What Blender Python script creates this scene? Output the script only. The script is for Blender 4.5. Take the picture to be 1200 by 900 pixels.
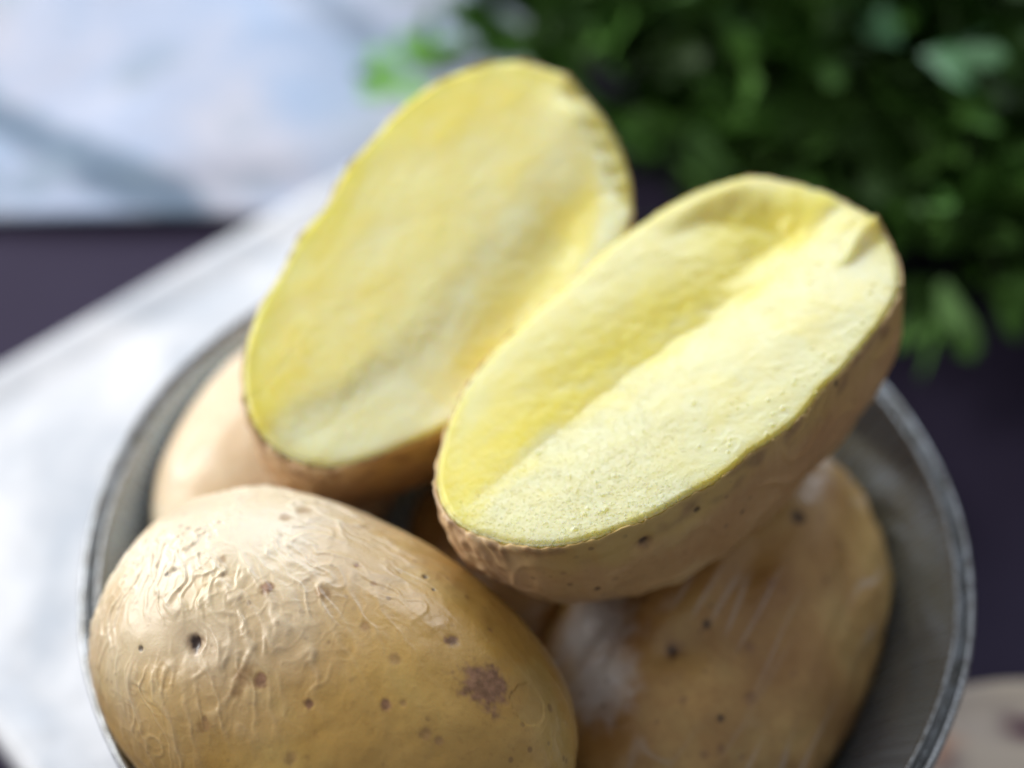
import bpy, math, random
import numpy as np

# ------------------------------------------------------------------ scene, camera, light
for o in list(bpy.data.objects):
    bpy.data.objects.remove(o)
scene = bpy.context.scene
COL = scene.collection

PITCH = math.radians(50)
cam_d = bpy.data.cameras.new('camera')
cam = bpy.data.objects.new('camera', cam_d)
COL.objects.link(cam)
cam.location = (-.003, -.171, .310)
cam.rotation_euler = (math.pi / 2 - PITCH, 0, 0)
cam_d.lens = 60
cam_d.sensor_width = 36
cam_d.clip_start = .01
cam_d.clip_end = 20
cam_d.dof.use_dof = True
cam_d.dof.focus_distance = .255
cam_d.dof.aperture_fstop = 4.9
scene.camera = cam

world = bpy.data.worlds.new('World')
scene.world = world
world.use_nodes = True
wb = world.node_tree.nodes['Background']
wb.inputs['Color'].default_value = (.93, .94, 1.0, 1)
wb.inputs['Strength'].default_value = .38


def area(name, loc, target, size, size_y, power, color):
    d = bpy.data.lights.new(name, 'AREA')
    d.shape = 'RECTANGLE'
    d.size = size
    d.size_y = size_y
    d.energy = power
    d.color = color
    o = bpy.data.objects.new(name, d)
    COL.objects.link(o)
    o.location = loc
    from mathutils import Vector
    o.rotation_euler = (Vector(target) - Vector(loc)).to_track_quat('-Z', 'Y').to_euler()
    return o


area('window_light', (-.86, .40, .50), (0, .03, .07), .85, .70, 18.5, (1.0, .985, .95))
area('back_window_light', (.15, 1.15, .80), (0, .05, .05), 1.3, .70, 17, (.84, .91, 1.0))

scene.view_settings.view_transform = 'Standard'
scene.view_settings.look = 'None'
scene.view_settings.exposure = -.26
scene.view_settings.gamma = 1
scene.render.engine = 'CYCLES'
scene.cycles.use_denoising = True
scene.cycles.max_bounces = 8

# ------------------------------------------------------------------ helpers
rng = np.random.RandomState(7)
PERM = rng.permutation(256)
PERM = np.concatenate([PERM, PERM, PERM])
GR = rng.randn(256, 3)
GR /= np.linalg.norm(GR, axis=1)[:, None]


def perlin(p):
    """gradient noise, p (n,3), about -1..1"""
    p = np.asarray(p, float)
    i = np.floor(p).astype(int)
    f = p - i
    i &= 255
    w = f * f * f * (f * (f * 6 - 15) + 10)
    out = np.zeros(len(p))
    for dx in (0, 1):
        wx = w[:, 0] if dx else 1 - w[:, 0]
        for dy in (0, 1):
            wy = w[:, 1] if dy else 1 - w[:, 1]
            for dz in (0, 1):
                wz = w[:, 2] if dz else 1 - w[:, 2]
                h = PERM[PERM[PERM[(i[:, 0] + dx) & 255] + ((i[:, 1] + dy) & 255)] + ((i[:, 2] + dz) & 255)]
                g = GR[h]
                d = g[:, 0] * (f[:, 0] - dx) + g[:, 1] * (f[:, 1] - dy) + g[:, 2] * (f[:, 2] - dz)
                out += wx * wy * wz * d
    return out * 1.5


def fbm(p, octaves=4, gain=.5):
    s = 0
    a = 1.0
    for k in range(octaves):
        s = s + a * perlin(p * 2 ** k + 17.3 * k)
        a *= gain
    return s


def ridged(p):
    return 1 - np.abs(perlin(p)) * 1.6


def sstep(a, b, x):
    t = np.clip((x - a) / (b - a), 0, 1)
    return t * t * (3 - 2 * t)


def grid_faces(nu, nv, wrap=True):
    """quads of a grid of nu rings x nv columns"""
    a = np.arange(nu - 1)[:, None] * nv
    j = np.arange(nv if wrap else nv - 1)[None, :]
    k = (j + 1) % nv
    return np.stack([a + j, a + k, a + nv + k, a + nv + j], -1).reshape(-1, 4)


def mesh_from(name, verts, quads, tris=None, smooth=True):
    me = bpy.data.meshes.new(name)
    verts = np.asarray(verts, np.float32)
    quads = np.asarray(quads, np.int32).reshape(-1, 4)
    tris = np.zeros((0, 3), np.int32) if tris is None else np.asarray(tris, np.int32)
    nq, nt = len(quads), len(tris)
    me.vertices.add(len(verts))
    me.vertices.foreach_set('co', verts.ravel())
    me.loops.add(nq * 4 + nt * 3)
    me.loops.foreach_set('vertex_index', np.concatenate([quads.ravel(), tris.ravel()]))
    me.polygons.add(nq + nt)
    st = np.concatenate([np.arange(nq) * 4, nq * 4 + np.arange(nt) * 3]).astype(np.int32)
    me.polygons.foreach_set('loop_start', st)
    me.update(calc_edges=True)
    me.polygons.foreach_set('use_smooth', np.full(nq + nt, smooth))
    me.validate()
    return me


def attr(me, name, vals):
    a = me.attributes.new(name, 'FLOAT', 'POINT')
    a.data.foreach_set('value', np.asarray(vals, np.float32))


def obj(name, me, mat=None, parent=None, label=None, cat=None, group=None, kind=None):
    o = bpy.data.objects.new(name, me)
    COL.objects.link(o)
    if mat is not None:
        me.materials.append(mat)
    if parent is not None:
        o.parent = parent
    if label:
        o['label'] = label
    if cat:
        o['category'] = cat
    if group:
        o['group'] = group
    if kind:
        o['kind'] = kind
    return o


def frame_matrix(C, X, Y, Z):
    from mathutils import Matrix
    return Matrix(((X[0], Y[0], Z[0], C[0]), (X[1], Y[1], Z[1], C[1]), (X[2], Y[2], Z[2], C[2]), (0, 0, 0, 1)))


# ------------------------------------------------------------------ materials
class NT:
    def __init__(s, name):
        s.m = bpy.data.materials.new(name)
        s.m.use_nodes = True
        s.t = s.m.node_tree
        s.b = s.t.nodes['Principled BSDF']
        s.tc = s.t.nodes.new('ShaderNodeTexCoord').outputs['Object']

    def n(s, typ, **kw):
        nd = s.t.nodes.new(typ)
        for k, v in kw.items():
            if k.startswith('_'):
                setattr(nd, k[1:], v)
            else:
                key = k.replace('__', ' ')
                if hasattr(v, 'is_output'):
                    s.t.links.new(v, nd.inputs[key])
                else:
                    nd.inputs[key].default_value = v
        return nd

    def set(s, key, v):
        if hasattr(v, 'is_output'):
            s.t.links.new(v, s.b.inputs[key])
        else:
            s.b.inputs[key].default_value = v

    def noise(s, scale, detail=4, rough=.5, vec=None, dist=0):
        nd = s.n('ShaderNodeTexNoise', Vector=vec or s.tc, Scale=scale, Detail=detail, Roughness=rough, Distortion=dist)
        return nd.outputs['Fac']

    def ramp(s, fac, stops):
        nd = s.n('ShaderNodeValToRGB', Fac=fac)
        cr = nd.color_ramp
        while len(cr.elements) < len(stops):
            cr.elements.new(.5)
        for e, (p, c) in zip(cr.elements, stops):
            e.position = p
            e.color = (*c, 1) if len(c) == 3 else c
        return nd.outputs['Color']

    def range(s, v, a, b, c=0, d=1):
        nd = s.n('ShaderNodeMapRange', Value=v)
        nd.inputs['From Min'].default_value = a
        nd.inputs['From Max'].default_value = b
        nd.inputs['To Min'].default_value = c
        nd.inputs['To Max'].default_value = d
        return nd.outputs['Result']

    def mix(s, fac, a, b, mode='MIX'):
        nd = s.t.nodes.new('ShaderNodeMix')
        nd.data_type = 'RGBA'
        nd.blend_type = mode
        for sock, v in ((nd.inputs[0], fac), (nd.inputs[6], a), (nd.inputs[7], b)):
            if hasattr(v, 'is_output'):
                s.t.links.new(v, sock)
            elif isinstance(v, (int, float)):
                sock.default_value = v
            else:
                sock.default_value = (*v, 1)
        return nd.outputs[2]

    def math(s, op, a, b=0.0):
        nd = s.t.nodes.new('ShaderNodeMath')
        nd.operation = op
        for sock, v in ((nd.inputs[0], a), (nd.inputs[1], b)):
            if hasattr(v, 'is_output'):
                s.t.links.new(v, sock)
            else:
                sock.default_value = v
        return nd.outputs[0]

    def attr(s, name):
        return s.n('ShaderNodeAttribute', _attribute_name=name).outputs['Fac']

    def bump(s, h, strength, dist, normal=None):
        nd = s.n('ShaderNodeBump', Height=h, Strength=strength, Distance=dist)
        if normal is not None:
            s.t.links.new(normal, nd.inputs['Normal'])
        return nd.outputs['Normal']


def skin_material(name, tan, deep, pale, rough=.42, sss=.12):
    """boiled potato skin: tan mottling, brown blemishes ('spot'), dark eyes ('eye'), pale scurfy skin and painted window sheen ('scurf')"""
    k = NT(name)
    big = k.noise(45, 4, .55)
    mid = k.noise(190, 5, .6)
    fine = k.noise(900, 3, .6)
    c = k.mix(k.range(big, .36, .64), deep, tan)
    c = k.mix(k.math('MULTIPLY', k.range(mid, .48, .70), .55), c, deep)
    c = k.mix(k.math('MULTIPLY', k.range(fine, .55, .75), .28), c, (deep[0] * .6, deep[1] * .5, deep[2] * .45))
    c = k.mix(k.math('MULTIPLY', k.range(k.noise(60, 3, .6, dist=.8), .50, .66), .35), c, (tan[0] * .86, tan[1] * 1.02, tan[2] * 1.1))
    c = k.mix(k.attr('thin'), c, (.62, .44, .12))
    c = k.mix(k.attr('scurf_sheen'), c, pale)
    v = k.n('ShaderNodeTexVoronoi', Vector=k.tc, Scale=330.0)           # lenticels
    dots = k.range(v.outputs['Distance'], .10, .20, 1, 0)
    pick = k.range(k.noise(130, 2), .50, .60)
    c = k.mix(k.math('MULTIPLY', k.math('MULTIPLY', dots, pick), .5), c, (.13, .06, .03))
    spot = k.attr('spot')
    c = k.mix(spot, c, k.ramp(k.noise(700, 3), [(.35, (.10, .038, .022)), (.65, (.26, .125, .08))]))
    c = k.mix(k.attr('eye'), c, (.025, .010, .008))
    k.set('Base Color', c)
    k.set('Roughness', k.range(mid, .3, .7, rough - .08, rough + .14))
    k.set('Subsurface Weight', sss)
    k.set('Subsurface Radius', (1.0, .45, .15))
    k.set('Subsurface Scale', .003)
    k.set('Coat Weight', .22)
    k.set('Coat Roughness', .30)
    b = k.bump(k.noise(1500, 3, .6), .10, .0003)
    b = k.bump(k.noise(420, 4, .55, dist=.8), .12, .0006, b)
    k.set('Normal', b)
    return k.m


M = {}
M['skin_front'] = skin_material('waxy_tan_skin', (.58, .36, .095), (.43, .245, .052), (.86, .79, .64), .36)
M['skin_right'] = skin_material('brown_tan_skin', (.57, .36, .125), (.33, .17, .050), (.60, .58, .57), .36)  # grey pale tone: thin streaks plus the painted window sheen
M['skin_back'] = skin_material('pale_cream_skin', (.76, .62, .44), (.66, .50, .31), (.85, .78, .68), .45)
M['skin_half'] = skin_material('thin_brown_skin', (.68, .45, .20), (.50, .28, .11), (.64, .48, .36), .50)


def flesh_material(name, pale, yellow, deep):
    k = NT(name)
    n1 = k.noise(120, 5, .6)
    n2 = k.noise(900, 4, .65)
    yel = k.attr('yellow')
    c = k.mix(yel, pale, yellow)
    c = k.mix(k.math('MULTIPLY', k.range(n1, .42, .68), .22), c, deep)
    c = k.mix(k.math('MULTIPLY', k.range(n2, .5, .72), .22), c, (pale[0], pale[1], pale[2] * 1.1))
    c = k.mix(k.attr('cortex'), c, (deep[0] * .88, deep[1] * .84, deep[2] * .30))
    fib = k.n('ShaderNodeMapping', Vector=k.tc)
    fib.inputs['Scale'].default_value = (.35, 1, 1)
    c = k.mix(k.math('MULTIPLY', k.range(k.noise(420, 4, .6, vec=fib.outputs['Vector'], dist=.6), .50, .66), .16), c, (pale[0], pale[1], pale[2] * 1.15))
    c = k.mix(k.math('MULTIPLY', k.range(k.noise(75, 4, .6, dist=1.0), .50, .70), .30), c, (yellow[0] * .97, yellow[1] * .93, yellow[2] * .8))
    k.set('Base Color', c)
    grain = k.attr('grain')
    glint_tint = k.range(k.noise(1500, 3, .7), .38, .64)
    c = k.mix(k.math('MULTIPLY', k.math('MULTIPLY', glint_tint, grain), .28), c, (.88, .87, .66))  # pale speckle paints wet glints into the grainy flesh colour
    dk = k.range(k.noise(1100, 3, .7), .60, .70)
    c = k.mix(k.math('MULTIPLY', k.math('MULTIPLY', dk, grain), .22), c, (.62, .56, .26))
    k.set('Base Color', c)
    k.set('Roughness', k.range(n2, .35, .65, .28, .52))
    k.set('Subsurface Weight', .85)
    k.set('Subsurface Radius', (1.0, .80, .30))
    k.set('Subsurface Scale', .0075)
    k.set('Specular IOR Level', .5)
    g = k.range(k.n('ShaderNodeTexVoronoi', Vector=k.tc, Scale=1900.0).outputs['Distance'], .12, .42, 1, 0)
    g = k.math('MULTIPLY', g, k.range(k.noise(800, 3, .6), .42, .56))
    g = k.math('MULTIPLY', g, grain)
    b = k.bump(g, 1.0, .00050)
    b = k.bump(k.noise(1300, 4, .6), .10, .0003, b)
    b = k.bump(k.noise(350, 3, .5), .10, .0006, b)
    k.set('Normal', b)
    k.set('Coat Weight', k.math('ADD', k.math('MULTIPLY', g, .8), .18))
    k.set('Coat Roughness', .16)
    return k.m


M['flesh_right'] = flesh_material('pale_yellow_flesh', (.655, .64, .355), (.78, .68, .11), (.71, .58, .09))
M['flesh_left'] = flesh_material('warm_yellow_flesh', (.90, .87, .54), (.90, .76, .16), (.86, .66, .11))

k = NT('dark_purple_painted_table')
k.set('Base Color', k.mix(k.noise(25, 5), (.023, .017, .038), (.036, .028, .056)))
k.set('Roughness', .8)
k.set('Specular IOR Level', .2)
k.set('Normal', k.bump(k.noise(500, 4), .3, .0005))
M['table'] = k.m

k = NT('white_mottled_glaze')
c = k.ramp(k.noise(38, 5, .6, dist=.6), [(.36, (.50, .54, .60)), (.50, (.66, .68, .72)), (.64, (.76, .77, .80))])
c = k.mix(k.math('MULTIPLY', k.range(k.noise(160, 4, .7), .52, .7), .5), c, (.56, .56, .58))
k.set('Base Color', c)
k.set('Roughness', .35)
k.set('Normal', k.bump(k.noise(70, 4), .3, .002))
M['board'] = k.m

k = NT('brushed_steel')
mp = k.n('ShaderNodeMapping', Vector=k.n('ShaderNodeTexCoord').outputs['UV'])
mp.inputs['Scale'].default_value = (260, 2, 1)
st = k.noise(1, 4, .6, vec=mp.outputs['Vector'])
k.set('Base Color', k.mix(st, (.22, .27, .34), (.38, .45, .54)))
k.set('Metallic', .85)
k.set('Roughness', k.range(st, .3, .7, .20, .34))
k.set('Normal', k.bump(st, .12, .0006))
M['steel'] = k.m
k = NT('worn_rim_metal')
k.set('Base Color', k.mix(k.range(k.noise(260, 5, .65), .4, .62), (.36, .38, .40), (.22, .22, .21)))
k.set('Metallic', .85)
k.set('Roughness', k.range(k.noise(400, 4), .3, .7, .22, .42))
k.set('Normal', k.bump(k.noise(500, 4), .3, .0004))
M['rim'] = k.m


def cloth_material(name, base, base2, stripe, blot):
    k = NT(name)
    c = k.mix(k.range(k.noise(22, 4, dist=.5), .4, .62), base, base2)
    c = k.mix(k.attr('stripe'), c, stripe)
    c = k.mix(k.math('MULTIPLY', k.range(k.noise(42, 2), .58, .68), .6), c, blot)
    wv = k.n('ShaderNodeTexWave', Vector=k.tc, Scale=900.0)
    wv2 = k.n('ShaderNodeTexWave', Vector=k.tc, Scale=900.0, _bands_direction='Y')
    k.set('Base Color', c)
    k.set('Roughness', .9)
    k.set('Normal', k.bump(k.math('ADD', wv.outputs['Fac'], wv2.outputs['Fac']), .3, .0003))
    k.set('Sheen Weight', .2)
    return k.m


M['cloth'] = cloth_material('pale_blue_printed_cotton', (.34, .43, .60), (.50, .51, .60), (.12, .18, .26), (.24, .32, .40))
M['cloth2'] = cloth_material('beige_printed_cotton', (.56, .47, .36), (.46, .39, .33), (.12, .06, .07), (.50, .22, .12))

k = NT('parsley_leaf')
oi = k.attr('tone')
c = k.ramp(oi, [(0, (.018, .042, .006)), (.5, (.045, .115, .014)), (1, (.08, .21, .03))])
k.set('Base Color', c)
k.set('Roughness', .6)
k.set('Specular IOR Level', .3)
M['leaf'] = k.m
k = NT('fresh_bright_leaf')
k.set('Base Color', k.mix(k.noise(200, 3), (.16, .44, .04), (.22, .55, .06)))
k.set('Roughness', .5)
M['leaf_bright'] = k.m
k = NT('waxy_grey_green_leaf')
k.set('Base Color', k.mix(k.noise(200, 3), (.06, .17, .07), (.09, .22, .10)))
k.set('Roughness', .4)
M['leaf_pale'] = k.m
k = NT('parsley_stem')
k.set('Base Color', k.mix(k.noise(100, 3), (.04, .10, .015), (.08, .15, .03)))
k.set('Roughness', .5)
M['stem'] = k.m

# ------------------------------------------------------------------ the setting
g = 3.0
me = mesh_from('tabletop', [(-g, -g, 0), (g, -g, 0), (g, g, 0), (-g, g, 0)], [(0, 1, 2, 3)], smooth=False)
obj('tabletop', me, M['table'], kind='structure')


# white square tray, rounded corners, thin raised lip
def rounded_rect(hx, hy, r, n=14):
    pts = []
    for cx, cy, a0 in ((hx - r, hy - r, 0), (-hx + r, hy - r, 90), (-hx + r, -hy + r, 180), (hx - r, -hy + r, 270)):
        for i in range(n + 1):
            a = math.radians(a0 + 90 * i / n)
            pts.append((cx + r * math.cos(a), cy + r * math.sin(a)))
    return np.array(pts)


def make_tray():
    L1, L2 = .188, .172
    prof = [(.000, .0002), (.000, .0002), (-.0005, .009), (.0, .0115), (.0015, .0128), (.0035, .0128), (.0075, .0116), (.012, .0110)]
    rings = []
    for ins, z in [(.006, .0002)] + prof[1:]:
        p = rounded_rect(L1 / 2 - ins, L2 / 2 - ins, .03 - ins * .8)
        rings.append(np.column_stack([p, np.full(len(p), z)]))
    nv = len(rings[0])
    V = np.concatenate(rings)
    Q = grid_faces(len(rings), nv)
    # top centre fan as shrinking rings so it shades well
    c = len(V)
    V = np.concatenate([V, [[0, 0, .0110]], [[0, 0, .0002]]])
    last = (len(rings) - 1) * nv
    T = [(last + j, last + (j + 1) % nv, c) for j in range(nv)] + [((j + 1) % nv, j, c + 1) for j in range(nv)]
    me = mesh_from('serving_tray', V, Q, T)
    me.polygons.foreach_set('use_smooth', np.array([True] * len(Q) + [False] * len(T)))
    o = obj('serving_tray', me, M['board'], label='white mottled square serving tray with rounded lip under the metal bowl', cat='tray')
    a = math.radians(41.0)
    ex = np.array([math.cos(a), math.sin(a)])
    ey = np.array([math.sin(a), -math.cos(a)])
    c0 = np.array([-.1575, .0523]) + ex * L1 / 2 + ey * L2 / 2
    o.location = (c0[0], c0[1], 0)
    o.rotation_euler = (0, 0, a)


make_tray()


# crumpled printed napkins
def make_cloth(name, x0, x1, y0, y1, amp, seed, stripes, mat, label, edge=None, res=.0018, loc=(0, 0, 0)):
    nx, ny = int((x1 - x0) / res), int((y1 - y0) / res)
    X, Y = np.meshgrid(np.linspace(x0, x1, nx), np.linspace(y0, y1, ny))
    x, y = X.ravel(), Y.ravel()
    if edge:
        x, y = edge(x, y)
    p = np.column_stack([x, y, np.full(len(x), seed * 3.1)])
    w = fbm(p * [9, 14, 1], 3)
    fold = ridged(np.column_stack([x * 10 + y * 14 + w * .5, y * 5 - x * 3, p[:, 2]]))
    h = amp * (.45 * sstep(.2, 1.0, fold) + .28 * (w + 1)) + .0012
    ed = np.minimum(np.minimum(X - x0, x1 - X), np.minimum(Y - y0, y1 - Y)).ravel()
    h = .0016 + (h - .0016) * (.35 + .65 * sstep(0, .02, ed)) + .0006 * (ed < .004)
    V1 = np.column_stack([x, y, h])
    V0 = np.column_stack([x, y, h - .0011])
    n = len(V1)
    q = grid_faces(ny, nx, wrap=False)
    Q = np.concatenate([q, q[:, ::-1] + n])
    b = np.concatenate([np.arange(nx), np.arange(2, ny + 1) * nx - 1, (ny * nx - 2) - np.arange(nx - 1), np.arange(ny - 2, 0, -1) * nx])
    b2 = np.roll(b, -1)
    Q = np.concatenate([Q, np.stack([b, b + n, b2 + n, b2], -1)])
    me = mesh_from(name, np.concatenate([V1, V0]), Q)
    s = np.zeros(n)
    for (ax, ay, bx, by, wd, st) in stripes:
        d = np.array([bx - ax, by - ay])
        L = np.hypot(*d)
        d /= L
        t = (x - ax) * d[0] + (y - ay) * d[1]
        dd = np.abs((x - ax) * d[1] - (y - ay) * d[0])
        dd = dd + .0025 * perlin(p * [120, 120, 1])
        m = st * sstep(wd, wd * .6, dd) * sstep(-.004, .004, t) * sstep(L + .004, L - .004, t)
        s = np.maximum(s, m)
    attr(me, 'stripe', np.concatenate([s, s]))
    o = obj(name, me, mat, label=label[0], cat=label[1])
    o.location = loc
    return o


make_cloth('napkin', -.34, .005, .142, .44, .009, 1,
           [(-.20, .215, -.082, .140, .0085, .95), (-.085, .262, -.02, .185, .006, .55), (-.16, .30, .0, .24, .006, .5), (-.30, .20, -.20, .142, .006, .8)],
           M['cloth'], ('pale blue napkin with soft grey blue stripes lying behind the tray', 'napkin'))


def edge2(x, y):
    return x, y + .006 * np.sin((x - .075) * 60) * (y > -.06)


make_cloth('napkin', .066, .22, -.16, .001, .012, 4,
           [(.0955, -.0035, .115, -.008, .0055, 1.0), (.0805, -.0115, .0845, -.013, .0040, .8), (.075, -.03, .12, -.05, .004, .8)],
           M['cloth2'], ('shaded beige printed napkin with dark blotches beside the bowl at lower right', 'napkin'), edge=edge2)


# ------------------------------------------------------------------ bowl
def make_bowl():
    F = .0115     # tray surface
    inner = []
    RZ = .0620
    key = np.array([(0, 0), (.028, .0004), (.042, .003), (.053, .0095), (.0602, .019), (.0652, .0290), (.0698, .0388), (.0750, .0455)])
    cl = np.concatenate([[0], np.cumsum(np.hypot(*np.diff(key, axis=0).T))])
    tt = np.linspace(-.08, 1.08, 580) * cl[-1]
    ex = lambda c: np.where(tt < 0, (c[1] - c[0]) / cl[1] * tt + c[0], np.where(tt > cl[-1], c[-1] + (c[-1] - c[-2]) / (cl[-1] - cl[-2]) * (tt - cl[-1]), np.interp(tt, cl, c)))
    kk = np.exp(-(np.arange(-36, 37) / 16.0) ** 2)
    kk /= kk.sum()
    sr, sz = np.convolve(ex(key[:, 0]), kk, 'same')[40:540], np.convolve(ex(key[:, 1]), kk, 'same')[40:540]
    idx = np.linspace(0, 499, 46).astype(int)
    inner = [(max(0.0, float(sr[q])) if n_ else 0.0, F + .005 + float(sz[q])) for n_, q in enumerate(idx)]
    wall = list(inner)
    prof = inner + [(.0752, .0626), (.0756, .0628), (.0760, .0624), (.0762, .0610), (.0764, .0600), (.0770, .0600), (.0772, .0609),
                    (.0777, .0619), (.0783, .0622), (.0789, .0617), (.0790, .0609), (.0786, .0601)]
    for (r_, z_) in wall[::-1][2:]:      # outer wall, 1.3 mm outside the inner one
        if r_ > .041:
            prof.append((r_ + .0010, z_ - .0014))
    prof += [(.0390, F + .0032), (.0385, F + .0002), (.0365, F + .0002), (.0360, F + .0026), (0, F + .0026)]
    nv = 256
    th = np.arange(nv) / nv * 2 * math.pi
    pr = np.array(prof)
    # hand-beaten waviness of a thin metal bowl
    wav = 1 + .0022 * np.sin(th * 3 + 1) + .0012 * np.sin(th * 7 + 2) + .0007 * np.sin(th * 17)
    V = np.stack([pr[:, 0][:, None] * np.cos(th) * wav, pr[:, 0][:, None] * np.sin(th) * wav,
                  np.repeat(pr[:, 1][:, None], nv, 1) + .0003 * np.sin(th * 5) * (pr[:, 1][:, None] > .05)], -1).reshape(-1, 3)
    Q = grid_faces(len(pr), nv)
    nb = 46 * nv

    def sub(name, lo, hi, parent, mat='steel'):
        v = V[lo * nv:hi * nv]
        me = mesh_from(name, v, grid_faces(hi - lo, nv))
        uv = me.uv_layers.new(name='UVMap')
        vi = np.empty(len(me.loops), np.int32)
        me.loops.foreach_get('vertex_index', vi)
        uv.data.foreach_set('uv', np.column_stack([(vi % nv) / nv, (vi // nv) / 40]).astype(np.float32).ravel())
        return obj(name, me, M[mat], parent)
    root = bpy.data.objects.new('metal_bowl', None)
    COL.objects.link(root)
    root['label'] = 'round brushed metal bowl with rolled rim holding the boiled potatoes'
    root['category'] = 'bowl'
    root.scale = (.986, .986, 1)
    root.location = (-.0006, 0, 0)
    sub('bowl_body', 0, 46, root)
    sub('rim', 45, 46 + 12, root, 'rim')
    sub('outer_wall', 45 + 12, len(pr), root)


make_bowl()

# ------------------------------------------------------------------ whole potatoes
# marks: (x, y, z, radius_mm, kind) in the potato's unit-sphere coordinates
MARKS = {'front': [], 'right': [], 'back': []}
#MARKS_BEGIN
MARKS = {
    'front': [
        (-0.01501, -0.01406, 0.0228, 1.4, 'eye'),
        (-0.0099, -0.00232, 0.02739, 1.15, 'spot'),
        (-0.01506, 0.01411, 0.02315, 1.35, 'faint'),
        (-0.01603, 0.01096, 0.02438, 1.07, 'faint'),
        (-0.01906, -0.00129, 0.02579, 0.91, 'faint'),
        (-0.0022, 0.00135, 0.02787, 1.28, 'faint'),
        (-0.00121, 0.00889, 0.02629, 0.65, 'spot'),
        (0.00295, 0.00736, 0.02671, 0.52, 'faint'),
        (0.00763, 0.01455, 0.02306, 0.53, 'dot'),
        (0.01012, 0.01309, 0.02357, 0.33, 'dot'),
        (0.00436, 0.0123, 0.02443, 0.52, 'faint'),
        (0.00626, 0.00022, 0.02748, 1.01, 'faint'),
        (0.0176, 0.00663, 0.02467, 1.15, 'spot'),
        (0.01286, -0.00171, 0.02666, 1.0, 'faint'),
        (0.01528, -0.00778, 0.02512, 0.87, 'spot'),
        (0.0172, -0.0062, 0.02513, 0.62, 'faint'),
        (0.00566, -0.01322, 0.02403, 0.74, 'spot'),
        (0.02501, 0.0041, 0.02263, 3.8, 'spot'),
        (0.03147, 0.00677, 0.01857, 3.33, 'bare'),
        (0.022, -0.00781, 0.02329, 0.87, 'faint'),
        (0.02417, -0.00727, 0.02256, 0.74, 'faint'),
        (-0.00526, -0.01464, 0.02361, 1.76, 'faint'),
        (-0.00294, -0.01421, 0.02375, 1.25, 'spot'),
        (-0.00754, -0.02199, 0.01748, 1.26, 'faint'),
        (-0.02578, -0.00669, 0.02263, 0.39, 'dot'),
        (-0.02279, -0.01728, 0.01839, 0.52, 'dot'),
        (0.00684, -0.02002, 0.01901, 1.24, 'faint'),
        (0.0339, 0.00948, 0.01561, 0.65, 'faint'),
        (0.02053, 0.01322, 0.0211, 0.65, 'faint'),
        (-0.00475, -0.01648, 0.0223, 1.13, 'faint'),
    ],
    'right': [
        (-0.01761, 0.00124, 0.02453, 1.4, 'pit'),
        (-0.01762, -0.00059, 0.02462, 3.63, 'dent'),
        (-0.01142, -0.00203, 0.02555, 0.84, 'dot'),
        (-0.01077, -0.00955, 0.02324, 1.26, 'faint'),
        (0.01581, -0.00724, 0.02419, 1.47, 'dot'),
        (-0.02948, -0.01013, 0.01791, 0.83, 'faint'),
        (-0.02725, -0.01215, 0.01787, 0.83, 'faint'),
        (-0.02586, -0.01551, 0.01534, 0.69, 'faint'),
        (-0.01818, -0.01294, 0.02066, 1.11, 'faint'),
        (0.0165, -0.01544, 0.01946, 1.19, 'faint'),
        (-0.01764, 0.01641, 0.01785, 8.1, 'scurf_sheen'),  # window sheen painted as a pale grey patch
        (-0.02612, 0.01066, 0.01889, 6.49, 'scurf_sheen'),  # second patch of the painted window sheen
        (0.00311, -0.00382, 0.02472, 4.33, 'dent'),
        (0.00188, -0.00826, 0.02434, 1.01, 'faint'),
        (-0.02357, -0.01033, 0.02056, 0.69, 'dot'),
        (-0.00995, -0.01753, 0.01895, 0.71, 'faint'),
        (-0.02421, -0.00371, 0.02233, 0.83, 'faint'),
    ],
    'back': [
    ],
    'half_r': [
        (-0.02124, -0.02174, -0.00587, 1.05, 'pit'),
        (-0.01168, -0.02214, -0.00467, 0.66, 'dot'),
        (-0.00343, -0.02136, -0.01292, 0.54, 'dot'),
        (-0.02968, -0.01923, -0.01339, 0.67, 'dot'),
        (-0.02665, -0.02031, -0.01205, 0.66, 'faint'),
        (-0.00802, -0.02092, -0.01986, 0.69, 'faint'),
        (0.01054, -0.02037, -0.00289, 0.67, 'faint'),
        (0.01885, -0.01718, -0.002, 0.54, 'dot'),
        (0.02043, -0.01508, -0.02018, 0.71, 'faint'),
        (-0.04095, -0.01103, -0.0077, 0.93, 'faint'),
        (-0.03392, -0.01767, -0.00729, 0.66, 'faint'),
        (0.02274, -0.01608, -0.01004, 0.56, 'faint'),
    ],
    'half_l': [
    ],
}
#MARKS_END


def sphere_grid(nu, nv):
    """unit sphere, poles on x"""
    ph = np.linspace(0, math.pi, nu)
    th = np.arange(nv) / nv * 2 * math.pi
    x = np.cos(ph)[:, None] * np.ones(nv)
    y = np.sin(ph)[:, None] * np.cos(th)
    z = np.sin(ph)[:, None] * np.sin(th)
    return np.stack([x, y, z], -1).reshape(-1, 3)


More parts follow.
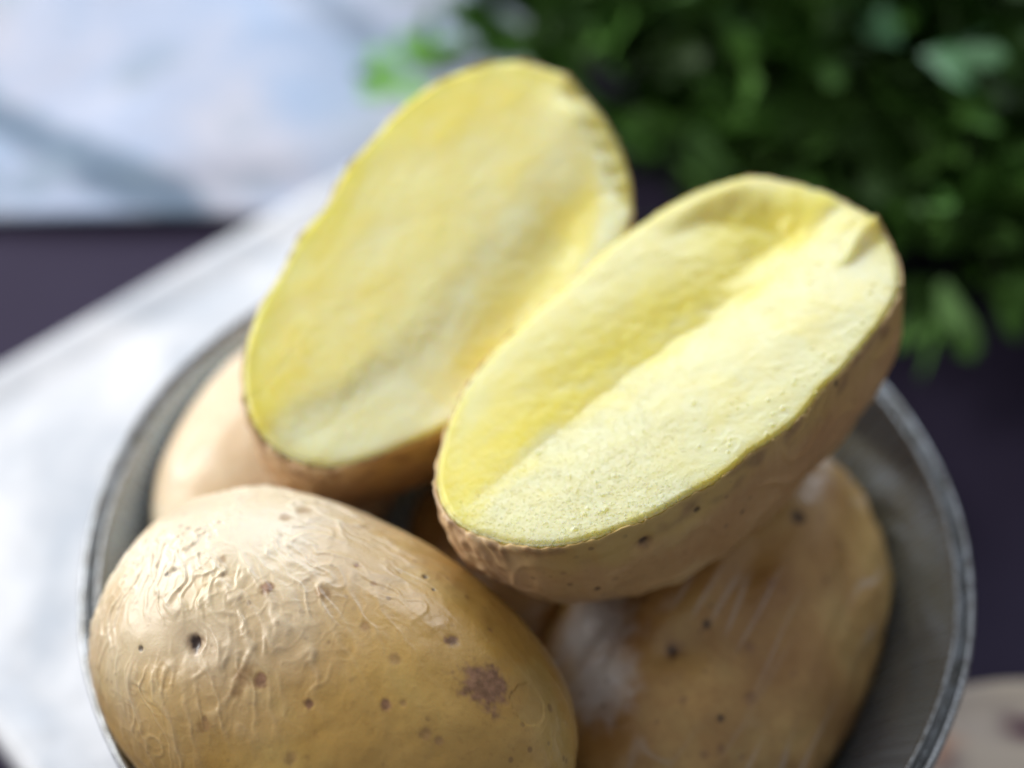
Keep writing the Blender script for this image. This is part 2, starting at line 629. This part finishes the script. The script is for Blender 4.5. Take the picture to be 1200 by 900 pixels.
def apply_marks(P0, marks, nrm, scale):
    """P0: rest positions in metres. returns displacement (m), spot, eye, scurf"""
    n = len(P0)
    disp = np.zeros(n)
    spot = np.zeros(n)
    eye = np.zeros(n)
    scurf_sheen = np.zeros(n)
    for (x, y, z, r, kind) in marks:
        c = np.array([x, y, z])
        d = np.linalg.norm(P0 - c, axis=1)
        m = d < r * 5e-3
        if not m.any():
            continue
        q = P0[m]
        dd = d[m] / (r * 1e-3)
        jag = .45 * perlin(q * 420 + x * 999) + .25 * perlin(q * 1300 + 5)
        if kind == 'spot':
            spot[m] = np.maximum(spot[m], .82 * sstep(1.35, .45, dd + jag * 1.4))
            disp[m] -= .00008 * sstep(1.3, .5, dd)
        elif kind == 'faint':
            spot[m] = np.maximum(spot[m], .42 * sstep(1.3, .4, dd + jag))
            disp[m] -= .00006 * sstep(1.3, .3, dd)
        elif kind == 'dot':
            eye[m] = np.maximum(eye[m], .8 * sstep(1.2, .6, dd + jag * .5))
            disp[m] -= .00015 * sstep(1.3, .3, dd)
        elif kind == 'eye':
            el = np.sqrt(((q - c) @ np.array([.5, .62, -.6])) ** 2 * 1.6 + dd ** 2 * (r * 1e-3) ** 2 * .75) / (r * 1e-3)
            eye[m] = np.maximum(eye[m], .95 * sstep(1.0, .55, el + jag * .9))
            spot[m] = np.maximum(spot[m], .45 * sstep(1.7, .7, dd + jag))
            disp[m] += -.0007 * sstep(1.4, .2, dd + .6 * jag) * (r / 1.5) - .0005 * sstep(4.2, .3, dd) 
            scurf_sheen[m] = np.maximum(scurf_sheen[m], .45 * sstep(3.4, 1.4, dd + jag))
        elif kind == 'pit':
            eye[m] = np.maximum(eye[m], .8 * sstep(1.0, .35, dd + jag * 1.2))
            spot[m] = np.maximum(spot[m], .55 * sstep(2.0, .6, dd + jag * 1.3))
            disp[m] += -.0005 * sstep(1.5, .2, dd) - .0004 * sstep(3.0, .5, dd)
        elif kind == 'dent':
            disp[m] -= .0022 * np.exp(-(dd / 1.3) ** 2) * (r / 6)
        elif kind == 'scurf_sheen':
            scurf_sheen[m] = np.maximum(scurf_sheen[m], .85 * sstep(1.5, .3, dd + jag * .6))  # paints the right potato's window sheen as pale skin colour
        elif kind == 'bare':
            scurf_sheen[m] = np.maximum(scurf_sheen[m], .0)
            disp[m] -= .00018 * sstep(1.05, .9, dd + jag * .3)
    return disp, spot, eye, scurf_sheen


def whole_potato(name, C, axes, radii, nu, nv, mat, seed, marks, label, eye_dir=None, wrinkle=.0, lump=.03, taper=0.0, bend=0.0, boxy=2.0):
    U = sphere_grid(nu, nv)
    R = np.array(radii)
    # softened superellipsoid
    e = 2.0 / boxy
    S = np.sign(U) * np.abs(U) ** 1.0
    f = (np.abs(U[:, 0]) ** boxy + (U[:, 1] ** 2 + U[:, 2] ** 2) ** (boxy / 2)) ** (-1 / boxy)
    S = U * f[:, None]
    P = S * R
    P[:, 1:] *= (1 + taper * S[:, 0])[:, None]
    P[:, 1] += bend * (S[:, 0] ** 2 - .4)
    lum = fbm(U * 1.6 + seed * 7.7, 3, .45)
    P *= (1 + lump * lum)[:, None]
    N = U / R
    N /= np.linalg.norm(N, axis=1)[:, None]
    P0 = P.copy()
    scale = R[0]
    d = .00009 * fbm(P * 230 + seed, 2)
    wr = np.zeros(len(P))
    if wrinkle:
        E = np.array(eye_dir, float)
        E /= np.linalg.norm(E)
        Pe = E * R
        # tangent frame at the stem end: creases run outward from it
        rel = P - Pe
        En = E / R
        En /= np.linalg.norm(En)
        t1 = np.cross(En, [0, 0, 1.0])
        t1 /= np.linalg.norm(t1)
        t2 = np.cross(En, t1)
        warp = np.stack([perlin(P * 130 + 3), perlin(P * 130 + 31), perlin(P * 130 + 57)], -1) * .0022
        warp += np.stack([perlin(P * 380 + 3), perlin(P * 380 + 31), perlin(P * 380 + 57)], -1) * .0008
        relw = rel + warp
        a, b = relw @ t1, relw @ t2
        rr = np.sqrt((relw ** 2).sum(1)) + 1e-6
        an = np.arctan2(b, a)
        lr = np.log(rr / .01 + .35)
        q = np.column_stack([np.cos(an) * 5.2, np.sin(an) * 5.2, lr * 2.0])
        w1 = sstep(.62, 1.0, ridged(q + .5 * fbm(P * 150, 2)[:, None]))
        q2 = np.column_stack([np.cos(an) * 9.5, np.sin(an) * 9.5, lr * 3.4 + 9])
        w2 = sstep(.66, 1.0, ridged(q2))
        iso = sstep(.72, 1.0, ridged(P * 430 + 11)) * .35
        patch = sstep(-.45, .30, fbm(P * 60 + 2, 2))
        near = sstep(.052, .014, rr) * sstep(.0030, .0080, rr)
        edgem = sstep(.55, .95, np.abs(S[:, 0]))
        wr = (w1 * .45 + w2 * .50 + iso * .45) * patch * (near * 1.0 + .08 + .35 * edgem * (S[:, 0] > 0))
        d += wrinkle * wr
    else:
        q = P * 150
        q[:, 0] *= .35
        streak = sstep(.78, 1, ridged(q * [.5, 1.3, 1.3] + 4)) * sstep(-.1, .4, perlin(P * 60 + 8))
        d += .00022 * sstep(.6, 1, ridged(q + 4)) * sstep(-.1, .4, perlin(P * 60 + 8))
    dm, spot, eye, scurf_sheen = apply_marks(P0, marks, N, scale)
    d += dm
    P = P + N * d[:, None]
    Q = grid_faces(nu, nv)
    Q = Q[:, ::-1]
    me = mesh_from(name, P, Q)
    attr(me, 'spot', spot)
    attr(me, 'eye', eye)
    attr(me, 'thin', np.zeros(len(P)))
    sc = scurf_sheen if wrinkle else np.maximum(scurf_sheen, .40 * streak)
    if wrinkle:
        loose = sstep(.046, .010, rr) * (.62 + .35 * perlin(P * 70 + 41))
        sc = np.maximum(sc, np.clip(loose + wr * .22, 0, .70) * (1 - spot))
    attr(me, 'scurf_sheen', sc)
    o = obj(name, me, mat, label=label, cat='potato')
    o.matrix_world = frame_matrix(C, *axes)
    return o


FPC = (-.0320, -.0319, .0664)
ax_f = ((.853, -.515, -.077), (.517, .856, .0), (.066, -.040, .997))
ax_r = ((.467, .883, .052), (-.884, .468, 0), (-.024, -.046, .999))
ax_b = ((.422, .905, -.05), (-.906, .423, 0), (.021, .046, .999))
whole_potato('potato', FPC, ax_f, (.0412, .0283, .0275), 640, 900, M['skin_front'], 1, MARKS['front'],
             'whole boiled potato with waxy wrinkled skin in front at left of the bowl', eye_dir=(-.72, .25, .64), wrinkle=.00042, lump=.016, taper=-.02, boxy=2.37)
whole_potato('potato', (.0332, -.0084, .0444), ax_r, (.043, .0276, .026), 300, 420, M['skin_right'], 2, MARKS['right'],
             'whole brown potato with dark eyes under the larger cut half at right', lump=.06, boxy=2.2)
whole_potato('potato', (.000, .016, .0395), ((.3, .954, .0), (-.954, .3, 0), (0, 0, 1)), (.034, .0225, .0200), 160, 240, M['skin_right'], 6, [],
             'dark brown potato at the bottom of the bowl, glimpsed in the gap between the others', lump=.04, boxy=2.1)
whole_potato('potato', (-.0451, .0272, .0518), ax_b, (.034, .0212, .0205), 240, 340, M['skin_back'], 3, MARKS['back'],
             'whole smooth cream coloured potato at the back left against the bowl wall', lump=.02, boxy=2.1)


# ------------------------------------------------------------------ cut halves
def radius_fn(poly, smooth=2.2):
    p = np.array(poly) * .01
    a = np.arctan2(p[:, 1], p[:, 0])
    r = np.hypot(p[:, 0], p[:, 1])
    o = np.argsort(a)
    a, r = a[o], r[o]
    ad = np.linspace(-math.pi, math.pi, 721)[:-1]
    # interpolate as points, then resample by angle
    rr = np.interp(ad, np.concatenate([a - 2 * math.pi, a, a + 2 * math.pi]), np.tile(r, 3))
    kx = np.arange(-40, 41)
    kern = np.exp(-(kx / (smooth * 4)) ** 2 / 2)
    kern /= kern.sum()
    rs = np.convolve(np.concatenate([rr[-40:], rr, rr[:40]]), kern, 'same')[40:-40]

    def f(t):
        t = (t + math.pi) % (2 * math.pi) - math.pi
        return np.interp(t, np.concatenate([ad, [math.pi]]), np.concatenate([rs, rs[:1]]))
    return f


def cut_half(C, axes, poly, height, depth, mats, seed, marks, label, nr=300, nt=900, sup=2.7):
    root = bpy.data.objects.new('potato_half', None)
    COL.objects.link(root)
    root['label'] = label
    root['category'] = 'potato half'
    root.matrix_world = frame_matrix(C, *axes)
    rf = radius_fn(poly)
    th = np.arange(nt) / nt * 2 * math.pi
    R = rf(th)
    R = R * (1 + .006 * perlin(np.column_stack([np.cos(th) * 5, np.sin(th) * 5, np.full(nt, seed)])) + .0045 * perlin(np.column_stack([np.cos(th) * 19, np.sin(th) * 19, np.full(nt, seed)])))
    # flesh: the cut face plus a short flank hidden by the skin
    rho = np.concatenate([[0.0005], np.linspace(0, 1, nr)[1:] ** .9])
    X = (rho[:, None] * R * np.cos(th)).ravel()
    Y = (rho[:, None] * R * np.sin(th)).ravel()
    RR = np.repeat(rho, nt)
    h, yel, grain = height(X * 100, Y * 100, RR, seed)
    p3 = np.column_stack([X, Y, np.zeros(len(X))])
    edge_round = -.0006 * sstep(.965, 1.0, RR)
    Z = h * .01 + edge_round
    inset = 1 - .008 * sstep(.97, 1, RR)
    X, Y = X * inset, Y * inset
    V = np.column_stack([X, Y, Z])
    cortex = sstep(.90, .99, RR + .02 * perlin(p3 * 220)) * np.clip(.55 + .6 * perlin(p3 * 90 + 7), 0, .9)
    rings = [V]
    zr = Z.reshape(nr, nt)[-1]
    for fr, dz in ((.985, -.0016), (.97, -.0035), (.94, -.007)):
        rings.append(np.column_stack([R * fr * np.cos(th), R * fr * np.sin(th), zr + dz]))
    c = len(rings[0]) + 3 * nt
    V = np.concatenate(rings + [[[0, 0, -.008]]])
    Q = grid_faces(nr + 3, nt)
    l = (nr + 2) * nt
    T = [(l + (j + 1) % nt, l + j, c) for j in range(nt)]
    me = mesh_from('flesh', V, Q, np.array(T)[:, ::-1])
    ext = np.zeros(3 * nt + 1)
    attr(me, 'yellow', np.concatenate([yel, ext + .5]))
    attr(me, 'grain', np.concatenate([grain, ext]))
    attr(me, 'cortex', np.concatenate([cortex, ext + .8]))
    obj('flesh', me, mats[0], root)
    # skin: domed shell
    ns = 200
    a = np.linspace(0, math.pi / 2, ns)[:, None]
    bulge = 1 + .035 * np.sin(2 * a)
    rad = np.maximum(np.cos(a), 0) ** (2 / sup) * bulge * R
    zz = -depth * np.sin(a) ** (2 / sup) * np.ones(nt)
    edge = zr * (1 - sstep(0, .35, a))                 # skin edge follows the torn rim
    zz = zz + edge - .0003
    frill = .0005 * perlin(np.column_stack([np.cos(th) * 14, np.sin(th) * 14, np.full(nt, seed + 3.3)])) + .0003 * perlin(np.column_stack([np.cos(th) * 38, np.sin(th) * 45, np.full(nt, seed + 3.3)]))
    zz = zz + frill * (1 - sstep(0, .12, a))
    P = np.stack([rad * np.cos(th), rad * np.sin(th), zz], -1).reshape(-1, 3)
    N = np.column_stack([P[:, 0] / .045 ** 2, P[:, 1] / .028 ** 2, (P[:, 2] + .002) / depth ** 2])
    N /= np.linalg.norm(N, axis=1)[:, None]
    lum = .0011 * fbm(P * 55 + seed * 3, 3) * np.repeat(sstep(0, .5, a), nt)
    q = P * 170
    q[:, 0] *= .5
    cre = .00028 * sstep(.62, 1, ridged(q + seed)) * sstep(-.2, .3, perlin(P * 90 + 8))
    tip = sstep(-.033, -.043, P[:, 0])
    cre = cre + .00045 * tip * sstep(.45, 1, ridged(np.column_stack([P[:, 0] * 150, P[:, 1] * 420, P[:, 2] * 200])))
    dm, spot, eye, scurf_sheen = apply_marks(P.copy(), marks, N, .045)
    P = P + N * (lum + cre + dm + .0001)[:, None]
    spot = np.maximum(spot, .5 * sstep(.10, .03, np.repeat(a.ravel(), nt)) * sstep(-.1, .5, perlin(P * 260)))
    scurf_sheen = np.maximum(scurf_sheen, .45 * tip)
    # inner lip ring so the skin shows a real edge
    lip = np.stack([R * .994 * np.cos(th), R * .994 * np.sin(th), zz[0] + .0001], -1)
    lip2 = np.stack([R * .975 * np.cos(th), R * .975 * np.sin(th), zz[0] - .004], -1)
    V = np.concatenate([lip2, lip, P])
    Q = grid_faces(ns + 2, nt)
    me = mesh_from('skin', V, Q[:, ::-1][:, ::-1])
    z2 = np.zeros(2 * nt)
    attr(me, 'spot', np.concatenate([z2 + .3, spot]))
    attr(me, 'eye', np.concatenate([z2, eye]))
    thin = .60 * sstep(.20, .02, np.repeat(a.ravel(), nt) + .10 * perlin(P * 160)) * sstep(-.5, .3, perlin(P * 60 + 4))
    attr(me, 'thin', np.concatenate([z2 + .8, thin]))
    attr(me, 'scurf_sheen', np.concatenate([z2, scurf_sheen]))
    obj('skin', me, mats[1], root)
    return root


def height_right(x, y, rho, seed):
    p = np.column_stack([x, y, np.full(len(x), seed * 1.7)])
    w = .10 * perlin(p * 1.4) + .05 * perlin(p * 4.5)
    line = np.interp(x, [-4.5, -2.68, -.7, 1.66, 3.2, 4.2], [-.35, .15, .62, .92, 1.25, 1.4]) + w
    s = y - line
    D = np.interp(x, [-4.4, -3.4, -1, 1.7, 3.2, 4.4], [.0, .09, .20, .29, .33, .12])
    up = -D * np.exp(-np.clip(s, 0, None) / .85)
    low = -D * np.exp(-(np.clip(-s, 0, None) / .75) ** 1.4)
    h = np.where(s > 0, up, low)
    into = (.90 + .03 * fbm(p * 1.8 + 3, 2) - rho) * 3.2
    hollow = sstep(.0, .42, into) * sstep(1.2, 2.8, x) * sstep(-.05, .45, s)      # torn hollow below the upper edge
    h -= .20 * hollow
    under = hollow * sstep(1.5, .3, into)
    h += .10 * np.exp(-((x - 3.2) / 1.0) ** 2 - ((y - 2.95) / .3) ** 2)
    r1 = np.abs((y - .55) - .35 * (x - 4.2) - .12 * perlin(p * 3 + 4))
    h += .16 * np.exp(-(r1 / .13) ** 2) * sstep(3.3, 3.9, x)                       # thin torn flap
    h += -.14 * sstep(.25, 1.2, -s) * sstep(3.2, 4.2, x)
    tear = fbm(p * [.9, 1.9, 1], 4, .5)
    h += .011 * tear * sstep(-4.2, -1.5, x) + .0035 * fbm(p * 9, 3)
    flakes = sstep(.55, 1.0, ridged(p * [3.0, 5.5, 1] + .4 * w[:, None])) * sstep(.1, .5, perlin(p * 2 + 9))
    h += .009 * flakes * sstep(-3.0, -.5, x)
    # soft upper ridge
    h += .10 * sstep(0, 1, s / 1.6) * sstep(-3.5, -1, x) * (1 - sstep(.9, 1, rho))
    glint_crumbs = sstep(.50, .72, perlin(p * 11 + 3)) * .045 * sstep(.2, .5, perlin(p * 1.1 + 3) + .3)
    h += glint_crumbs * (s < -.1)
    grain = sstep(.9, .2, (x + 3.0) / 3.2 + .5 * perlin(p * 1.5)) * sstep(.2, -.3, s - .1)
    h += grain * (.0025 * perlin(p * 24) + .012 * sstep(.45, .75, perlin(p * 21 + 5)))
    yel = sstep(-.55, .45, s + .35 * tear) * (.12 + .95 * np.exp(-(np.clip(s - .1, 0, None) / 1.15) ** 2))
    yel = np.clip(yel + .10 * tear + .45 * under, 0, 1)
    return h, yel * (1 - glint_crumbs * 18 * (s < -.1)), np.clip(grain + .12 + glint_crumbs * 20 * (s < -.1), 0, 1)  # raised crumbs also turn paler, painting bright glints into the colour


def height_left(x, y, rho, seed):
    p = np.column_stack([x, y, np.full(len(x), seed * 1.7)])
    w = .14 * perlin(p * 1.5) + .07 * perlin(p * 5)
    line = np.interp(x, [-4.3, -3.92, -2.3, -1.47, .37, 2.15, 3.3, 4.5], [.2, -.05, -.38, -.64, -.35, -.05, -.1, -.2]) + w
    s = y - line
    D = np.interp(x, [-4.4, -3.5, -1.5, 0, 1.5, 2.6, 4.2], [.03, .10, .11, .06, .03, .02, .0])
    h = -D * sstep(.25, -.40, s)
    tr = np.exp(-((s + 1.25) / .6) ** 2)
    h -= np.interp(x, [-4, -2.5, -1, 1.5, 3.5], [0, .03, .12, .17, .06]) * tr
    tear = fbm(p * [.8, 1.6, 1], 4, .45)
    h += .015 * tear + .003 * fbm(p * 9, 3)
    fl = sstep(.55, 1.0, ridged(p * [2.0, 5.0, 1])) * sstep(.0, .5, perlin(p * 1.7 + 9))
    h += .007 * fl
    h += .12 * np.exp(-((x - 4.05) / .35) ** 2 - ((y + .05) / .5) ** 2)
    yel = .50 + .30 * tear + .45 * sstep(.45, .95, rho) * sstep(-.2, .8, s)
    yel *= 1 - .85 * np.exp(-((s + .35) / .33) ** 2)
    yel = yel * (1 - .9 * sstep(-1.4, -2.6, x + .6 * s) * (s < .0)) + .35 * tr * (x > -2)
    yel *= 1 - .6 * np.exp(-((x - 3.9) / .7) ** 2 - ((y + .1) / .8) ** 2)
    yel *= 1 - .95 * sstep(.78, .88, rho + .02 * tear) * (y < -.8) * sstep(-.5, 1.0, x)
    torn = sstep(.86, .97, rho + .03 * perlin(p * 3 + 2)) * sstep(2.7, 3.3, x) * sstep(.6, .1, y)
    h -= .22 * torn
    yel = np.maximum(yel, torn)
    return h, np.clip(yel, 0, 1), np.full(len(x), .10)


RO = [[-4.41, .28], [-3.64, 1.34], [-2.51, 2.2], [-1.23, 2.65], [-.01, 2.94], [1.49, 3.33], [2.96, 3.34], [3.91, 2.85], [4.41, 2.03], [4.71, .76], [4.32, -.28], [3.75, -.96], [2.65, -1.39], [1.53, -1.76], [-.01, -2.07], [-1.35, -2.16], [-2.52, -2.06], [-3.51, -1.68], [-4.16, -.97], [-4.48, -.31]]
LO = [[-4.17, .75], [-3.19, 1.58], [-1.81, 1.98], [-.26, 2.24], [1.35, 2.51], [2.95, 2.42], [4.16, 1.76], [4.62, .72], [4.37, -.35], [3.84, -1.32], [2.97, -2.1], [1.82, -2.45], [.4, -2.52], [-.99, -2.31], [-2.31, -2.08], [-3.11, -1.64], [-3.92, -1.21], [-4.36, -.66], [-4.42, .05]]
MARKS.setdefault('half_r', [])
MARKS.setdefault('half_l', [])
cut_half((.0235, .0081, .1000), ((.8478, .5122, .1372), (-.4987, .8582, -.1218), (-.1801, .0348, .983)), RO, height_right, .032,
         (M['flesh_right'], M['skin_half']), 5, MARKS['half_r'],
         'larger cut potato half in front at right, pale grainy flesh with a long groove')
cut_half((-.0164, .0369, .0954), ((.6188, .7576, .2077), (-.7854, .6021, .1435), (-.0164, -.2519, .9676)), LO, height_left, .038,
         (M['flesh_left'], M['skin_half']), 8, MARKS['half_l'],
         'cut potato half leaning behind at left, warm yellow flesh with a stepped tear', sup=3.1)


# ------------------------------------------------------------------ parsley
def leaf_template(seed, n=5):
    """lobed, serrated parsley leaflet; base at origin, tip along +x, about 1 long; returns verts, tris"""
    r = random.Random(seed)
    pts = [(0, 0)]
    lobes = []
    for i in range(n):
        a = (i - (n - 1) / 2) * .62
        L = (1.0 - .13 * abs(i - (n - 1) / 2)) * r.uniform(.88, 1.05)
        lobes.append((a, L))
    out = []
    for i, (a, L) in enumerate(lobes):
        out.append((a - .20, L * .62))
        out.append((a - .12, L * .90))
        out.append((a, L))
        out.append((a + .12, L * .88))
        out.append((a + .20, L * .64))
        if i < n - 1:
            out.append((a + .31, L * .42))
    V = [(0, 0, 0)] + [(.45, 0, .03)]
    for a, rr in out:
        x, y = rr * math.cos(a), rr * math.sin(a) * .9
        V.append((x, y, .16 * math.sin(a * 5) * rr + .12 * rr * rr - .2 * abs(y)))
    T = []
    m = len(out)
    for i in range(m - 1):
        T.append((1, 2 + i, 3 + i))
    T.append((0, 2, 1))
    T.append((0, 1, 1 + m))
    return np.array(V), np.array(T)


TEMPL = [leaf_template(i, 3 + 2 * (i % 2)) for i in range(6)]


def rot_to(dirv, roll):
    d = np.array(dirv, float)
    d /= np.linalg.norm(d)
    up = np.array([0, 0, 1.0])
    if abs(d[2]) > .95:
        up = np.array([1.0, 0, 0])
    y = np.cross(up, d)
    y /= np.linalg.norm(y)
    z = np.cross(d, y)
    y2 = y * math.cos(roll) + z * math.sin(roll)
    z2 = -y * math.sin(roll) + z * math.cos(roll)
    return np.array([d, y2, z2])


def tube(path, r0, r1, seg=6):
    path = np.array(path)
    V = []
    for i, p in enumerate(path):
        t = path[min(i + 1, len(path) - 1)] - path[max(i - 1, 0)]
        Mx = rot_to(t, 0)
        r = r0 + (r1 - r0) * i / (len(path) - 1)
        for k in range(seg):
            a = 2 * math.pi * k / seg
            V.append(p + r * (Mx[1] * math.cos(a) + Mx[2] * math.sin(a)))
    return np.array(V), grid_faces(len(path), seg)


def curve_path(a, b, lift, n=9, wob=.004, rr=random):
    a, b = np.array(a, float), np.array(b, float)
    w = np.array([rr.uniform(-1, 1), rr.uniform(-1, 1), 0]) * wob
    return [a + (b - a) * t + np.array([0, 0, lift * 4 * t * (1 - t)]) + w * math.sin(t * math.pi) for t in np.linspace(0, 1, n)]


def make_parsley():
    rr = random.Random(11)
    root = bpy.data.objects.new('parsley_bunch', None)
    COL.objects.link(root)
    root.location = (.10, .21, 0)
    root['label'] = 'thick dark green parsley bunch lying on the table behind the bowl'
    root['category'] = 'herbs'
    loc = np.array(root.location)
    LV, LT, tone = [], [], []
    nvt = 0

    def add_leaf(pos, d, size, tn):
        nonlocal nvt
        v, t = TEMPL[rr.randrange(6)]
        Mx = rot_to(d, rr.uniform(-1.1, 1.1))
        v = (v * size) @ Mx + pos
        v[:, 2] = np.maximum(v[:, 2], .0012)
        LV.append(v)
        LT.append(t + nvt)
        tone.append(np.full(len(v), tn))
        nvt += len(v)
    ends = []
    for i in range(110):
        # stems sweep from the far right towards the left and front
        ex = rr.uniform(-.012, .22)
        front = np.interp(ex, [-.012, .0, .03, .07, .12, .27], [.205, .175, .122, .098, .092, .10])
        ey = front + rr.uniform(0, .13) + .006
        ez = rr.uniform(.006, .055) * min(1, (ey - front + .02) / .04)
        sx, sy = ex + rr.uniform(.05, .14), ey + rr.uniform(.05, .16)
        ends.append(((sx, sy, rr.uniform(.003, .02)), (ex, ey, ez)))
    for (a, b) in ends:
        path = curve_path(np.array(a) - loc, np.array(b) - loc, rr.uniform(.004, .02), rr=rr)
        v, q = tube(path, .0011, .0006)
        obj('stem', mesh_from('stem', v, q), M['stem'], root)
        for j in range(17):
            t = rr.uniform(.35, 1.0) ** .8
            i0 = min(int(t * 8), 7)
            pos = np.array(path[i0]) * (1 - (t * 8 - i0)) + np.array(path[i0 + 1]) * (t * 8 - i0)
            side = np.array([rr.gauss(0, 1), rr.gauss(0, 1), rr.gauss(.25, .6)])
            side /= np.linalg.norm(side)
            off = side * rr.uniform(.003, .013)
            d = side + np.array([-.5, -.5, .1])
            pp = pos + off
            if pp[2] < .002:
                pp[2] = .002
            add_leaf(pp, d, rr.uniform(.015, .032), rr.random() ** 1.3)
    V = np.concatenate(LV)
    me = mesh_from('foliage', V, np.zeros((0, 4)), np.concatenate(LT))
    attr(me, 'tone', np.concatenate(tone))
    obj('foliage', me, M['leaf'], root, kind='stuff')

    def single_leaf(name, pos, d, size, roll, mat, label, t=4):
        v, tr = TEMPL[t]
        v2 = (v * size) @ rot_to(d, roll)
        me = mesh_from(name, v2, np.zeros((0, 4)), tr)
        o = obj(name, me, mat, root, label=label)
        o.location = np.array(pos) - loc
    single_leaf('leaf', (.090, .137, .060), (.9, -.35, .2), .022, .2, M['leaf_pale'], 'pale grey green leaf on top of the bunch')
    single_leaf('leaf', (.086, .139, .061), (-.5, .5, .25), .015, .3, M['leaf_pale'], 'pale grey green leaf on top of the bunch', 2)
    single_leaf('leaf', (.045, .175, .045), (-.5, -.8, .2), .018, .2, M['leaf_pale'], 'pale grey green leaf on top of the bunch', 1)


make_parsley()


def make_sprig():
    root = bpy.data.objects.new('parsley_sprig', None)
    COL.objects.link(root)
    root.location = (-.031, .176, .008)
    root['label'] = 'small bright green parsley sprig lying loose on the blue napkin'
    root['category'] = 'herb sprig'
    v, q = tube(curve_path((.028, .018, .004), (0, 0, .012), .006, rr=random.Random(3)), .0009, .0005)
    obj('stem', mesh_from('stem', v, q), M['stem'], root)
    for i, (x, y, z, dx, dy, s) in enumerate([(.0, .0, .012, -.8, .3, .017), (.001, -.001, .012, -.5, -.8, .016), (.004, .002, .013, .1, .9, .018)]):
        v, t = TEMPL[i]
        me = mesh_from('leaf', (v * s) @ rot_to((dx, dy, .2), .2), np.zeros((0, 4)), t)
        o = obj('leaf', me, M['leaf_bright'], root)
        o.location = (x, y, z)


make_sprig()
